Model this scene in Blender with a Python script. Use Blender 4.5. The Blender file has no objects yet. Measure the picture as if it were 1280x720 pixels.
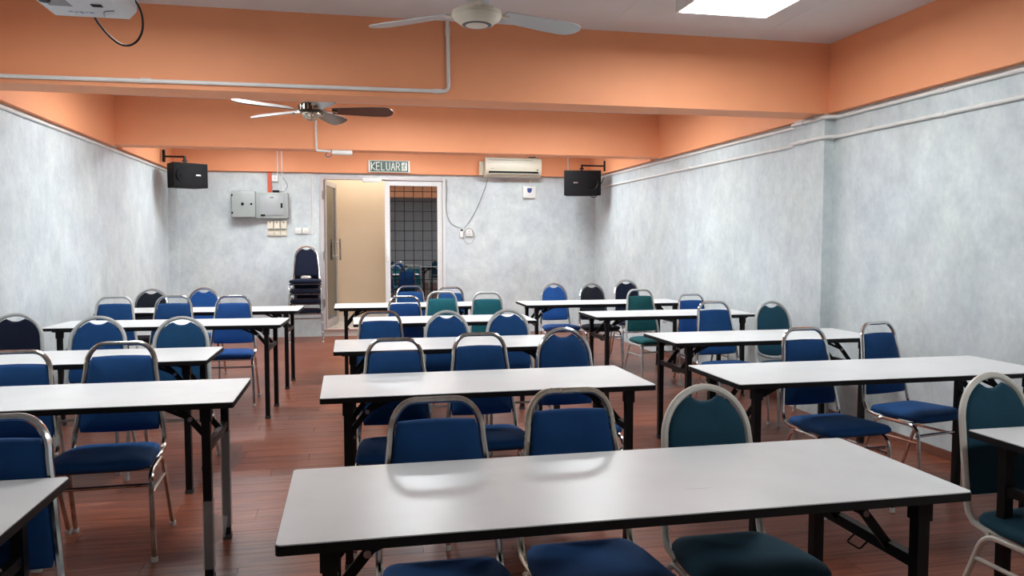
import bpy, bmesh, math, random
from mathutils import Vector, Matrix
random.seed(7)
scene = bpy.context.scene
col = scene.collection

# ------------------------------------------------------------------ camera, world, exposure
CAM_H = 1.418
cam_d = bpy.data.cameras.new('camera')
cam_d.sensor_width = 36.0
cam_d.lens = 36.0 * 964.0 / 1280.0
cam_d.clip_start = 0.02
cam = bpy.data.objects.new('camera', cam_d)
col.objects.link(cam)
cam.location = (0, 0, CAM_H)
cam.rotation_euler = (math.pi / 2 - 0.0602, 0, -0.2068)
scene.camera = cam
world = bpy.data.worlds.new('world')
scene.world = world
world.use_nodes = True
world.node_tree.nodes['Background'].inputs[0].default_value = (0.5, 0.5, 0.5, 1)
world.node_tree.nodes['Background'].inputs[1].default_value = 0.02
vs = scene.view_settings
vs.view_transform = 'Standard'
vs.look = 'None'
vs.gamma = 1.0
vs.use_curve_mapping = False
vs.exposure = 0.21
PANEL_POWER = 34.0      # emission strength of the ceiling panels
PANELS = [(2.35, 4.34), (-1.12, 4.05), (2.45, 7.6), (-1.3, 7.2), (2.55, 10.4), (-1.3, 10.4), (0.62, 7.7), (0.7, 10.5)]  # last two are unseen extras, added to brighten the rear bays
FRONT_FILL_PANELS = [(2.38, 0.1)]  # unseen panel added as fill light for the foreground
CORRIDOR_POWER = 24.0

# ------------------------------------------------------------------ room survey (metres)
WL, WR, YB, YF = -2.502, 3.793, 11.827, -3.0
ZT, ZC = 2.435, 2.977
Y1, Y2 = 5.546, 9.017
S = 0.958            # survey scale of the furniture

# ------------------------------------------------------------------ materials
MATS = {}
def new_mat(name):
    m = bpy.data.materials.new(name)
    m.use_nodes = True
    nt = m.node_tree
    b = nt.nodes['Principled BSDF']
    MATS[name] = m
    return m, nt, b

def setp(b, **kw):
    names = {'color': 'Base Color', 'rough': 'Roughness', 'metal': 'Metallic', 'spec': 'Specular IOR Level',
             'coat': 'Coat Weight', 'coatr': 'Coat Roughness', 'sheen': 'Sheen Weight', 'trans': 'Transmission Weight', 'alpha': 'Alpha', 'ior': 'IOR'}
    for k, v in kw.items():
        if k == 'color' and len(v) == 3:
            v = (*v, 1)
        b.inputs[names[k]].default_value = v

def simple(name, color, rough=0.5, metal=0.0, var=0.0, scale=30.0, bump=0.0, **kw):
    m, nt, b = new_mat(name)
    setp(b, color=color, rough=rough, metal=metal, **kw)
    if var or bump:
        tc = nt.nodes.new('ShaderNodeTexCoord')
        n = nt.nodes.new('ShaderNodeTexNoise')
        n.inputs['Scale'].default_value = scale
        n.inputs['Detail'].default_value = 4
        nt.links.new(tc.outputs['Object'], n.inputs['Vector'])
        if var:
            r = nt.nodes.new('ShaderNodeMix')
            r.data_type = 'RGBA'
            r.inputs[6].default_value = tuple(c * (1 - var) for c in color) + (1,)
            r.inputs[7].default_value = tuple(min(1, c * (1 + var)) for c in color) + (1,)
            nt.links.new(n.outputs['Fac'], r.inputs[0])
            nt.links.new(r.outputs[2], b.inputs['Base Color'])
        if bump:
            bp = nt.nodes.new('ShaderNodeBump')
            bp.inputs['Strength'].default_value = bump
            bp.inputs['Distance'].default_value = 0.002
            nt.links.new(n.outputs['Fac'], bp.inputs['Height'])
            nt.links.new(bp.outputs['Normal'], b.inputs['Normal'])
    return m

def wallpaper():
    m, nt, b = new_mat('wallpaper')
    setp(b, rough=0.55, spec=0.3)
    geo = nt.nodes.new('ShaderNodeNewGeometry')
    mp = nt.nodes.new('ShaderNodeMapping')
    mp.inputs['Scale'].default_value = (1.0, 1.0, 0.8)
    nt.links.new(geo.outputs['Position'], mp.inputs['Vector'])
    n1 = nt.nodes.new('ShaderNodeTexNoise'); n1.inputs['Scale'].default_value = 4.6; n1.inputs['Detail'].default_value = 8; n1.inputs['Roughness'].default_value = 0.68
    n2 = nt.nodes.new('ShaderNodeTexNoise'); n2.inputs['Scale'].default_value = 26; n2.inputs['Detail'].default_value = 6; n2.inputs['Roughness'].default_value = 0.7
    n3 = nt.nodes.new('ShaderNodeTexNoise'); n3.inputs['Scale'].default_value = 1.7; n3.inputs['Detail'].default_value = 3
    for n in (n1, n2, n3):
        nt.links.new(mp.outputs['Vector'], n.inputs['Vector'])
    r1 = nt.nodes.new('ShaderNodeValToRGB')
    r1.color_ramp.elements[0].position = 0.30; r1.color_ramp.elements[0].color = (0.55, 0.61, 0.63, 1)
    r1.color_ramp.elements[1].position = 0.68; r1.color_ramp.elements[1].color = (0.75, 0.81, 0.81, 1)
    nt.links.new(n1.outputs['Fac'], r1.inputs['Fac'])
    r2 = nt.nodes.new('ShaderNodeValToRGB')
    r2.color_ramp.elements[0].position = 0.3; r2.color_ramp.elements[0].color = (0.86, 0.87, 0.88, 1)
    r2.color_ramp.elements[1].position = 0.7; r2.color_ramp.elements[1].color = (1, 1, 1, 1)
    nt.links.new(n2.outputs['Fac'], r2.inputs['Fac'])
    r3 = nt.nodes.new('ShaderNodeValToRGB')
    r3.color_ramp.elements[0].position = 0.35; r3.color_ramp.elements[0].color = (0.96, 0.97, 1.0, 1)
    r3.color_ramp.elements[1].position = 0.65; r3.color_ramp.elements[1].color = (1.0, 1.0, 0.985, 1)
    nt.links.new(n3.outputs['Fac'], r3.inputs['Fac'])
    prev = r1.outputs['Color']
    for r in (r2, r3):
        mx = nt.nodes.new('ShaderNodeMix'); mx.data_type = 'RGBA'; mx.blend_type = 'MULTIPLY'; mx.inputs[0].default_value = 1
        nt.links.new(prev, mx.inputs[6]); nt.links.new(r.outputs['Color'], mx.inputs[7])
        prev = mx.outputs[2]
    nt.links.new(prev, b.inputs['Base Color'])
    bp = nt.nodes.new('ShaderNodeBump'); bp.inputs['Strength'].default_value = 0.12; bp.inputs['Distance'].default_value = 0.002
    nt.links.new(n2.outputs['Fac'], bp.inputs['Height']); nt.links.new(bp.outputs['Normal'], b.inputs['Normal'])
    return m

def wood_floor():
    m, nt, b = new_mat('laminate')
    setp(b, rough=0.34, spec=0.28)
    geo = nt.nodes.new('ShaderNodeNewGeometry')
    oi = nt.nodes.new('ShaderNodeObjectInfo')
    ad = nt.nodes.new('ShaderNodeVectorMath'); ad.operation = 'SCALE'
    comb = nt.nodes.new('ShaderNodeCombineXYZ')
    for k in range(3): nt.links.new(oi.outputs['Random'], comb.inputs[k])
    nt.links.new(comb.outputs[0], ad.inputs[0]); ad.inputs['Scale'].default_value = 37.0
    sm = nt.nodes.new('ShaderNodeVectorMath'); sm.operation = 'ADD'
    nt.links.new(geo.outputs['Position'], sm.inputs[0]); nt.links.new(ad.outputs[0], sm.inputs[1])
    mp = nt.nodes.new('ShaderNodeMapping'); mp.inputs['Scale'].default_value = (1.6, 26.0, 1.0)
    nt.links.new(sm.outputs[0], mp.inputs['Vector'])
    n1 = nt.nodes.new('ShaderNodeTexNoise'); n1.inputs['Scale'].default_value = 1.6; n1.inputs['Detail'].default_value = 6; n1.inputs['Roughness'].default_value = 0.6; n1.inputs['Distortion'].default_value = 0.4
    nt.links.new(mp.outputs['Vector'], n1.inputs['Vector'])
    r1 = nt.nodes.new('ShaderNodeValToRGB')
    e = r1.color_ramp.elements
    e[0].position = 0.28; e[0].color = (0.098, 0.026, 0.013, 1)
    e[1].position = 0.72; e[1].color = (0.32, 0.105, 0.055, 1)
    q = e.new(0.5); q.color = (0.20, 0.058, 0.030, 1)
    nt.links.new(n1.outputs['Fac'], r1.inputs['Fac'])
    mr = nt.nodes.new('ShaderNodeMapRange'); mr.inputs['To Min'].default_value = 0.86; mr.inputs['To Max'].default_value = 1.14
    nt.links.new(oi.outputs['Random'], mr.inputs['Value'])
    mx = nt.nodes.new('ShaderNodeVectorMath'); mx.operation = 'SCALE'
    nt.links.new(r1.outputs['Color'], mx.inputs[0]); nt.links.new(mr.outputs['Result'], mx.inputs['Scale'])
    nt.links.new(mx.outputs[0], b.inputs['Base Color'])
    n2 = nt.nodes.new('ShaderNodeTexNoise'); n2.inputs['Scale'].default_value = 2.2; n2.inputs['Detail'].default_value = 3
    nt.links.new(geo.outputs['Position'], n2.inputs['Vector'])
    m2 = nt.nodes.new('ShaderNodeMapRange'); m2.inputs['To Min'].default_value = 0.26; m2.inputs['To Max'].default_value = 0.44
    nt.links.new(n2.outputs['Fac'], m2.inputs['Value']); nt.links.new(m2.outputs['Result'], b.inputs['Roughness'])
    bp = nt.nodes.new('ShaderNodeBump'); bp.inputs['Strength'].default_value = 0.15; bp.inputs['Distance'].default_value = 0.001
    nt.links.new(n1.outputs['Fac'], bp.inputs['Height']); nt.links.new(bp.outputs['Normal'], b.inputs['Normal'])
    return m

def laminate_white():
    m, nt, b = new_mat('white_laminate')
    setp(b, rough=0.2, spec=0.5)
    tc = nt.nodes.new('ShaderNodeTexCoord')
    oi = nt.nodes.new('ShaderNodeObjectInfo')
    sm = nt.nodes.new('ShaderNodeVectorMath'); sm.operation = 'ADD'
    nt.links.new(tc.outputs['Object'], sm.inputs[0]); nt.links.new(oi.outputs['Location'], sm.inputs[1])
    n1 = nt.nodes.new('ShaderNodeTexNoise'); n1.inputs['Scale'].default_value = 5; n1.inputs['Detail'].default_value = 6
    nt.links.new(sm.outputs[0], n1.inputs['Vector'])
    r1 = nt.nodes.new('ShaderNodeValToRGB')
    r1.color_ramp.elements[0].position = 0.25; r1.color_ramp.elements[0].color = (0.68, 0.69, 0.685, 1)
    r1.color_ramp.elements[1].position = 0.55; r1.color_ramp.elements[1].color = (0.735, 0.745, 0.745, 1)
    nt.links.new(n1.outputs['Fac'], r1.inputs['Fac'])
    # scratches: thin stretched noise lines
    mp = nt.nodes.new('ShaderNodeMapping'); mp.inputs['Scale'].default_value = (2.2, 34, 1); mp.inputs['Rotation'].default_value = (0, 0, 0.12)
    nt.links.new(sm.outputs[0], mp.inputs['Vector'])
    n2 = nt.nodes.new('ShaderNodeTexNoise'); n2.inputs['Scale'].default_value = 1.5; n2.inputs['Detail'].default_value = 2
    nt.links.new(mp.outputs[0], n2.inputs['Vector'])
    r2 = nt.nodes.new('ShaderNodeValToRGB')
    r2.color_ramp.elements[0].position = 0.74; r2.color_ramp.elements[0].color = (1, 1, 1, 1)
    r2.color_ramp.elements[1].position = 0.80; r2.color_ramp.elements[1].color = (0.72, 0.71, 0.69, 1)
    nt.links.new(n2.outputs['Fac'], r2.inputs['Fac'])
    mx = nt.nodes.new('ShaderNodeMix'); mx.data_type = 'RGBA'; mx.blend_type = 'MULTIPLY'; mx.inputs[0].default_value = 1
    nt.links.new(r1.outputs[0], mx.inputs[6]); nt.links.new(r2.outputs[0], mx.inputs[7])
    nt.links.new(mx.outputs[2], b.inputs['Base Color'])
    mr = nt.nodes.new('ShaderNodeMapRange'); mr.inputs['To Min'].default_value = 0.27; mr.inputs['To Max'].default_value = 0.35
    nt.links.new(n1.outputs['Fac'], mr.inputs['Value']); nt.links.new(mr.outputs['Result'], b.inputs['Roughness'])
    return m

def fabric(name, color, rough=0.85):
    m, nt, b = new_mat(name)
    setp(b, rough=rough, spec=0.25, sheen=0.15)
    b.inputs['Sheen Tint'].default_value = (*[min(1, c * 3 + 0.1) for c in color], 1)
    tc = nt.nodes.new('ShaderNodeTexCoord')
    n = nt.nodes.new('ShaderNodeTexNoise'); n.inputs['Scale'].default_value = 420; n.inputs['Detail'].default_value = 2
    n2 = nt.nodes.new('ShaderNodeTexNoise'); n2.inputs['Scale'].default_value = 9; n2.inputs['Detail'].default_value = 4
    nt.links.new(tc.outputs['Object'], n.inputs['Vector']); nt.links.new(tc.outputs['Object'], n2.inputs['Vector'])
    mx = nt.nodes.new('ShaderNodeMix'); mx.data_type = 'RGBA'
    mx.inputs[6].default_value = (*[c * 0.78 for c in color], 1); mx.inputs[7].default_value = (*[min(1, c * 1.2) for c in color], 1)
    nt.links.new(n2.outputs['Fac'], mx.inputs[0]); nt.links.new(mx.outputs[2], b.inputs['Base Color'])
    bp = nt.nodes.new('ShaderNodeBump'); bp.inputs['Strength'].default_value = 0.25; bp.inputs['Distance'].default_value = 0.0008
    nt.links.new(n.outputs['Fac'], bp.inputs['Height']); nt.links.new(bp.outputs['Normal'], b.inputs['Normal'])
    return m

def metal(name, color, rough, metalness=1.0, tarnish=None):
    m, nt, b = new_mat(name)
    setp(b, rough=rough, metal=metalness)
    tc = nt.nodes.new('ShaderNodeTexCoord')
    n = nt.nodes.new('ShaderNodeTexNoise'); n.inputs['Scale'].default_value = 14; n.inputs['Detail'].default_value = 5
    nt.links.new(tc.outputs['Object'], n.inputs['Vector'])
    mx = nt.nodes.new('ShaderNodeMix'); mx.data_type = 'RGBA'
    t = tarnish or [c * 0.85 for c in color]
    mx.inputs[6].default_value = (*color, 1); mx.inputs[7].default_value = (*t, 1)
    rp = nt.nodes.new('ShaderNodeValToRGB'); rp.color_ramp.elements[0].position = 0.45; rp.color_ramp.elements[1].position = 0.7
    nt.links.new(n.outputs['Fac'], rp.inputs['Fac']); nt.links.new(rp.outputs['Color'], mx.inputs[0])
    nt.links.new(mx.outputs[2], b.inputs['Base Color'])
    mr = nt.nodes.new('ShaderNodeMapRange'); mr.inputs['To Min'].default_value = rough * 0.7; mr.inputs['To Max'].default_value = rough * 1.5
    nt.links.new(n.outputs['Fac'], mr.inputs['Value']); nt.links.new(mr.outputs['Result'], b.inputs['Roughness'])
    return m

def emitter(name, color, strength):
    m, nt, b = new_mat(name)
    setp(b, color=(0.9, 0.9, 0.9), rough=0.4)
    b.inputs['Emission Color'].default_value = (*color, 1)
    b.inputs['Emission Strength'].default_value = strength
    return m

def tinted_glass(name, tint, rough=0.02, ior=1.5):
    m, nt, b = new_mat(name)
    nt.nodes.remove(b)
    out = nt.nodes['Material Output']
    tr = nt.nodes.new('ShaderNodeBsdfTransparent'); tr.inputs[0].default_value = (*tint, 1)
    gl = nt.nodes.new('ShaderNodeBsdfGlossy'); gl.inputs['Roughness'].default_value = rough; gl.inputs[0].default_value = (0.9, 0.95, 1.0, 1)
    fr = nt.nodes.new('ShaderNodeFresnel'); fr.inputs['IOR'].default_value = ior
    mx = nt.nodes.new('ShaderNodeMixShader')
    nt.links.new(fr.outputs[0], mx.inputs[0]); nt.links.new(tr.outputs[0], mx.inputs[1]); nt.links.new(gl.outputs[0], mx.inputs[2])
    nt.links.new(mx.outputs[0], out.inputs['Surface'])
    return m

wallpaper(); wood_floor(); laminate_white()
simple('orange_paint', (0.90, 0.38, 0.19), 0.6, var=0.03, scale=6, bump=0.08, spec=0.3)
simple('ceiling_paint', (0.70, 0.67, 0.665), 0.75, var=0.04, scale=3, bump=0.05, spec=0.2)
simple('plain_wall', (0.72, 0.73, 0.72), 0.7, var=0.03, scale=4)
simple('white_plastic', (0.80, 0.80, 0.77), 0.4, var=0.03, scale=20)
simple('conduit_white', (0.80, 0.80, 0.78), 0.45, var=0.08, scale=12)
simple('cream_plastic', (0.74, 0.70, 0.57), 0.35, var=0.04, scale=15)
simple('ivory_plastic', (0.78, 0.72, 0.58), 0.4, var=0.03, scale=15)
simple('projector_white', (0.72, 0.74, 0.76), 0.32, var=0.04, scale=20)
simple('sticker_grey', (0.30, 0.28, 0.30), 0.5, var=0.2, scale=40)
simple('sticker_blue', (0.30, 0.45, 0.65), 0.5, var=0.2, scale=60)
simple('black_plastic', (0.005, 0.005, 0.006), 0.6, var=0.2, scale=25, spec=0.15)
simple('black_cable', (0.008, 0.008, 0.008), 0.45, var=0.1)
simple('grey_cable', (0.22, 0.23, 0.23), 0.5, var=0.1)
simple('black_edge', (0.007, 0.007, 0.008), 0.5, var=0.3, scale=30, spec=0.22)
simple('black_enamel', (0.006, 0.006, 0.007), 0.42, var=0.3, scale=25, spec=0.22)
simple('grey_steel_box', (0.36, 0.40, 0.39), 0.42, var=0.04, scale=10)
simple('grey_steel_door', (0.40, 0.43, 0.44), 0.40, var=0.04, scale=10)
simple('red_trunk', (0.62, 0.10, 0.045), 0.5, var=0.05)
simple('sign_green', (0.006, 0.065, 0.036), 0.35, var=0.05)
simple('sign_white', (0.80, 0.84, 0.80), 0.4, var=0.02)
simple('blue_tag', (0.02, 0.05, 0.22), 0.4, var=0.1)
simple('aluminium_white', (0.70, 0.715, 0.71), 0.38, var=0.05, scale=8)
simple('aluminium_lilac', (0.58, 0.55, 0.55), 0.38, var=0.05, scale=8)
simple('leaf_grey', (0.40, 0.36, 0.35), 0.4, var=0.05, scale=8)
simple('beige_paint', (0.66, 0.51, 0.36), 0.55, var=0.05, scale=3)
simple('corridor_tile', (0.62, 0.56, 0.50), 0.25, var=0.06, scale=5)
simple('sill_pink', (0.50, 0.38, 0.35), 0.4, var=0.08, scale=6)
simple('skirting_wood', (0.20, 0.075, 0.05), 0.45, var=0.2, scale=8)
simple('grille_black', (0.004, 0.004, 0.005), 0.7, var=0.1, spec=0.1)
simple('rubber', (0.05, 0.05, 0.05), 0.7, var=0.1)
simple('clear_cap', (0.55, 0.55, 0.52), 0.35, var=0.1)
simple('paper', (0.80, 0.81, 0.80), 0.7, var=0.03, scale=20)
simple('tissue', (0.72, 0.68, 0.62), 0.8, var=0.15, scale=30)
simple('fan_blade_brown', (0.045, 0.028, 0.022), 0.22, var=0.25, scale=12, coat=0.6, coatr=0.12)
simple('fan_blade_white', (0.50, 0.53, 0.54), 0.35, var=0.05, scale=8)
simple('fan_veneer', (0.72, 0.70, 0.68), 0.3, var=0.05, scale=10)
simple('fan_dark', (0.03, 0.028, 0.025), 0.3, metal=0.6, var=0.2)
metal('fan_bronze', (0.55, 0.50, 0.40), 0.22, tarnish=(0.25, 0.22, 0.17))
metal('chrome', (0.72, 0.73, 0.74), 0.14, tarnish=(0.55, 0.54, 0.52))
metal('chrome_tarnished', (0.60, 0.57, 0.53), 0.2, tarnish=(0.27, 0.20, 0.16))
metal('chrome_aged', (0.64, 0.60, 0.50), 0.26, tarnish=(0.42, 0.36, 0.26))
metal('frame_silver_paint', (0.52, 0.54, 0.53), 0.42, 0.35)
metal('frame_cream_paint', (0.66, 0.64, 0.57), 0.42, 0.15)
metal('brushed_steel', (0.5, 0.5, 0.5), 0.28)
fabric('fabric_blue', (0.007, 0.053, 0.170))
fabric('fabric_royal', (0.012, 0.070, 0.255))
fabric('fabric_steel_blue', (0.008, 0.055, 0.135))
fabric('fabric_teal', (0.014, 0.135, 0.17))
fabric('fabric_green_teal', (0.009, 0.085, 0.095))
fabric('fabric_dark_teal', (0.011, 0.056, 0.090))
fabric('fabric_navy', (0.005, 0.009, 0.026))
fabric('fabric_black', (0.009, 0.011, 0.018))
emitter('panel_light', (0.945, 0.98, 1.0), PANEL_POWER)
emitter('corridor_light', (1.0, 0.94, 0.85), CORRIDOR_POWER)
tinted_glass('dark_glass', (0.07, 0.085, 0.09), ior=6.0)
tinted_glass('grey_glass', (0.62, 0.60, 0.58), ior=2.0)
simple('clear_wrap', (0.7, 0.7, 0.68), 0.15, alpha=0.30)

# ------------------------------------------------------------------ mesh builder
class MB:
    def __init__(s):
        s.v = []; s.f = []
    def add(s, verts, faces):
        o = len(s.v)
        s.v += [tuple(p) for p in verts]
        s.f += [tuple(i + o for i in f) for f in faces]
        return s
    def box(s, x0, x1, y0, y1, z0, z1):
        v = [(x0, y0, z0), (x1, y0, z0), (x1, y1, z0), (x0, y1, z0), (x0, y0, z1), (x1, y0, z1), (x1, y1, z1), (x0, y1, z1)]
        return s.add(v, [(0, 3, 2, 1), (4, 5, 6, 7), (0, 1, 5, 4), (1, 2, 6, 5), (2, 3, 7, 6), (3, 0, 4, 7)])
    def rbox(s, x0, x1, y0, y1, z0, z1, r=0.006, seg=2):
        bm = bmesh.new()
        bmesh.ops.create_cube(bm, size=1)
        for v in bm.verts:
            v.co = Vector(((x0 + x1) / 2 + v.co.x * (x1 - x0), (y0 + y1) / 2 + v.co.y * (y1 - y0), (z0 + z1) / 2 + v.co.z * (z1 - z0)))
        bmesh.ops.bevel(bm, geom=bm.edges[:], offset=r, segments=seg, profile=0.5, affect='EDGES')
        bm.verts.index_update()
        s.add([v.co[:] for v in bm.verts], [[v.index for v in f.verts] for f in bm.faces])
        bm.free()
        return s
    def bar(s, a, b, w, h=None, up=(0, 0, 1)):
        """rectangular bar from a to b"""
        h = h or w
        a = Vector(a); b = Vector(b); d = (b - a).normalized(); u = Vector(up)
        if abs(d.dot(u)) > 0.95: u = Vector((0, 1, 0))
        x = d.cross(u).normalized() * (w / 2); y = x.cross(d).normalized() * (h / 2)
        v = [p + q for p in (a, b) for q in (-x - y, x - y, x + y, -x + y)]
        return s.add(v, [(0, 3, 2, 1), (4, 5, 6, 7), (0, 1, 5, 4), (1, 2, 6, 5), (2, 3, 7, 6), (3, 0, 4, 7)])
    def tube(s, pts, r, n=8, bend=0.0, k=5, closed=False, r2=None):
        pts = [Vector(p) for p in pts]
        if bend:
            q = [pts[0]]
            for i in range(1, len(pts) - 1):
                a, p, b = pts[i - 1], pts[i], pts[i + 1]
                t = min(bend, (a - p).length * 0.48, (b - p).length * 0.48)
                A = p + (a - p).normalized() * t; B = p + (b - p).normalized() * t
                for j in range(k + 1):
                    u = j / k
                    q.append(A * (1 - u) ** 2 + p * 2 * u * (1 - u) + B * u * u)
            q.append(pts[-1]); pts = q
        m = len(pts)
        ds = []
        for i in range(m):
            if closed: d = pts[(i + 1) % m] - pts[i - 1]
            else: d = pts[min(i + 1, m - 1)] - pts[max(i - 1, 0)]
            ds.append(d.normalized())
        u = Vector((0, 0, 1)) if abs(ds[0].z) < 0.9 else Vector((0, 1, 0))
        x = ds[0].cross(u).normalized()
        V = []
        for i in range(m):
            x = (x - ds[i] * x.dot(ds[i])).normalized(); y = ds[i].cross(x)
            for j in range(n):
                a = 2 * math.pi * (j + 0.5) / n
                V.append(pts[i] + x * math.cos(a) * r + y * math.sin(a) * (r2 or r))
        F = []
        for i in range(m if closed else m - 1):
            i2 = (i + 1) % m
            for j in range(n):
                j2 = (j + 1) % n
                F.append((i * n + j, i * n + j2, i2 * n + j2, i2 * n + j))
        if not closed:
            F.append(tuple(range(n))[::-1]); F.append(tuple((m - 1) * n + j for j in range(n)))
        return s.add(V, F)
    def lathe(s, prof, c=(0, 0, 0), n=24):
        V = []; F = []
        for r, z in prof:
            for j in range(n):
                a = 2 * math.pi * j / n
                V.append((c[0] + r * math.cos(a), c[1] + r * math.sin(a), c[2] + z))
        for i in range(len(prof) - 1):
            for j in range(n):
                j2 = (j + 1) % n
                F.append((i * n + j, i * n + j2, (i + 1) * n + j2, (i + 1) * n + j))
        F.append(tuple(range(n))[::-1]); F.append(tuple((len(prof) - 1) * n + j for j in range(n)))
        return s.add(V, F)
    def prism(s, outline, fn, t0, t1):
        """extrude 2-D outline; fn(u, v, t) -> point"""
        n = len(outline)
        V = [fn(u, v, t0) for u, v in outline] + [fn(u, v, t1) for u, v in outline]
        F = [tuple(range(n))[::-1], tuple(range(n, 2 * n))] + [(i, (i + 1) % n, n + (i + 1) % n, n + i) for i in range(n)]
        return s.add(V, F)
    def pad(s, outline, fn, thick, dome, edge=0.012, centre=None):
        """cushion: outline (u,v), fn(u,v,t) -> point with t from 0 (back) to thick (face)"""
        n = len(outline)
        cu, cv = centre or (sum(p[0] for p in outline) / n, sum(p[1] for p in outline) / n)
        ext = max(max(abs(p[0] - cu), abs(p[1] - cv)) for p in outline)
        def ring(off, t):
            k = max(0.02, 1 - off / ext)
            return [fn(cu + (u - cu) * k, cv + (v - cv) * k, t) for u, v in outline]
        rings = [ring(edge * 0.8, 0), ring(0.0, thick * 0.3), ring(0.0, thick * 0.6), ring(edge * 0.45, thick * 0.88), ring(edge * 1.3, thick), ring(ext * 0.3, thick + dome * 0.6), ring(ext * 0.62, thick + dome * 0.93)]
        V = [p for r in rings for p in r]; V.append(fn(cu, cv, thick + dome)); V.append(fn(cu, cv, 0))
        F = []
        for i in range(len(rings) - 1):
            for j in range(n):
                j2 = (j + 1) % n
                F.append((i * n + j, i * n + j2, (i + 1) * n + j2, (i + 1) * n + j))
        L = (len(rings) - 1) * n
        for j in range(n):
            j2 = (j + 1) % n
            F.append((L + j, L + j2, len(V) - 2)); F.append((j2, j, len(V) - 1))
        return s.add(V, F)
    def mesh(s, name, smooth=40):
        me = bpy.data.meshes.new(name)
        bm = bmesh.new()
        vs_ = [bm.verts.new(p) for p in s.v]
        for f in s.f:
            try: bm.faces.new([vs_[i] for i in f])
            except ValueError: pass
        bmesh.ops.recalc_face_normals(bm, faces=bm.faces[:])
        bm.to_mesh(me); bm.free()
        if smooth:
            me.shade_smooth()
            me.set_sharp_from_angle(angle=math.radians(smooth))
        return me

def put(name, me, mat, parent=None, loc=None, rot=None, label=None):
    o = bpy.data.objects.new(name, me)
    col.objects.link(o)
    if not me.materials: me.materials.append(None)
    o.material_slots[0].link = 'OBJECT'
    o.material_slots[0].material = MATS[mat]
    if parent: o.parent = parent
    if loc: o.location = loc
    if rot: o.rotation_euler = rot
    if label: o['label'] = label
    return o

def build(mb, name, mat, parent=None, smooth=40, loc=None, rot=None, label=None):
    return put(name, mb.mesh(name, smooth), mat, parent, loc, rot, label)

def tag(o, label, cat=None, group=None, kind=None):
    o['label'] = label
    if cat: o['category'] = cat
    if group: o['group'] = group
    if kind: o['kind'] = kind
    return o

def thing(name, loc, label, cat, group=None, rz=0.0, kind=None):
    o = bpy.data.objects.new(name, None)
    o.empty_display_size = 0.1
    col.objects.link(o)
    o.location = loc; o.rotation_euler = (0, 0, rz)
    return tag(o, label, cat, group, kind)

def structure(o, label):
    o['kind'] = 'structure'; o['label'] = label
    return o

# ------------------------------------------------------------------ the room
fl = structure(build(MB().box(WL - 0.12, WR + 0.12, YF - 0.12, YB, -0.10, -0.012), 'floor', 'skirting_wood', smooth=0), 'reddish brown wood laminate floor')
build(MB().box(WL, WR, YF, 2.40, -0.012, 0.0), 'floor_front_strip', 'laminate', fl, smooth=0)
PW, PL = 0.150, 1.215
def plank_mesh(l):
    return MB().box(0.0012, l - 0.0012, 0.0010, PW - 0.0010, -0.012, 0.0).mesh('plank', 0)
plank_full = plank_mesh(PL)
cells = []
row = 0; y = 2.40
while y < YB - 0.001:
    x = WL - [0.0, 0.42, 0.83, 0.21, 0.62][row % 5]
    while x < WR:
        a, b = max(x, WL), min(x + PL, WR)
        if b - a > 0.03: cells.append((y, a, b))
        x += PL
    y += PW; row += 1
cells.sort(key=lambda c: (c[0], c[1]))
rest = MB()
for i, (yy, a, b) in enumerate(cells):
    if i < 300:
        me = plank_full if b - a > PL - 1e-4 else plank_mesh(b - a)
        put('plank', me, 'laminate', fl, (a, yy, 0))
    else:
        rest.box(a + 0.0012, b - 0.0012, yy + 0.001, min(yy + PW - 0.001, YB), -0.012, 0.0)
o = build(rest, 'far_planks', 'laminate', fl, smooth=0); o['kind'] = 'stuff'

wl = structure(build(MB().box(WL - 0.12, WL, YF - 0.12, YB + 0.12, 0, ZC), 'wall_left', 'wallpaper', smooth=0), 'left wall with mottled pale blue grey wallpaper')
wr = structure(build(MB().box(WR, WR + 0.12, YF - 0.12, YB + 0.12, 0, ZC), 'wall_right', 'wallpaper', smooth=0), 'right wall with mottled pale blue grey wallpaper')
wf = structure(build(MB().box(WL, WR, YF - 0.12, YF, 0, ZC), 'wall_front', 'plain_wall', smooth=0), 'plain pale wall at the front of the classroom')
DX0, DX1, DZ = -0.425, 1.436, 2.385
wb = MB().box(WL, DX0, YB, YB + 0.12, 0, ZC).box(DX1, WR, YB, YB + 0.12, 0, ZC).box(DX0, DX1, YB, YB + 0.12, DZ, ZC)
wb = structure(build(wb, 'wall_back', 'wallpaper', smooth=0), 'back wall with mottled grey wallpaper around the door')
ce = structure(build(MB().box(WL - 0.12, WR + 0.12, YF - 0.12, YB + 0.12, ZC, ZC + 0.1), 'ceiling', 'ceiling_paint', smooth=0), 'off white plaster ceiling')
# ceiling board joints as thin proud cover strips
for xx in (1.85, 3.05, 0.1):
    build(MB().box(xx, xx + 0.012, YF, Y1, ZC - 0.0015, ZC), 'joint_strip', 'ceiling_paint', ce, smooth=0)
# orange beams
build(MB().box(WL, WR, Y1, Y1 + 0.29, 2.43, ZC), 'beam', 'orange_paint', ce, smooth=0, label='orange cross beam nearest the camera')
build(MB().box(WL, WR, Y2, Y2 + 0.26, 2.455, ZC), 'beam', 'orange_paint', ce, smooth=0, label='orange cross beam behind the dark ceiling fan')
build(MB().box(WL, WR, YB - 0.07, YB, 2.432, ZC), 'beam', 'orange_paint', ce, smooth=0, label='orange band above the back wall')
SB = 0.06
for (a, b) in ((YF, Y1), (Y1 + 0.29, Y2), (Y2 + 0.26, YB - 0.07)):
    build(MB().box(WL, WL + SB, a, b, ZT, ZC), 'beam', 'orange_paint', ce, smooth=0)
    build(MB().box(WR - SB, WR, a, b, ZT, ZC), 'beam', 'orange_paint', ce, smooth=0)
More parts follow.
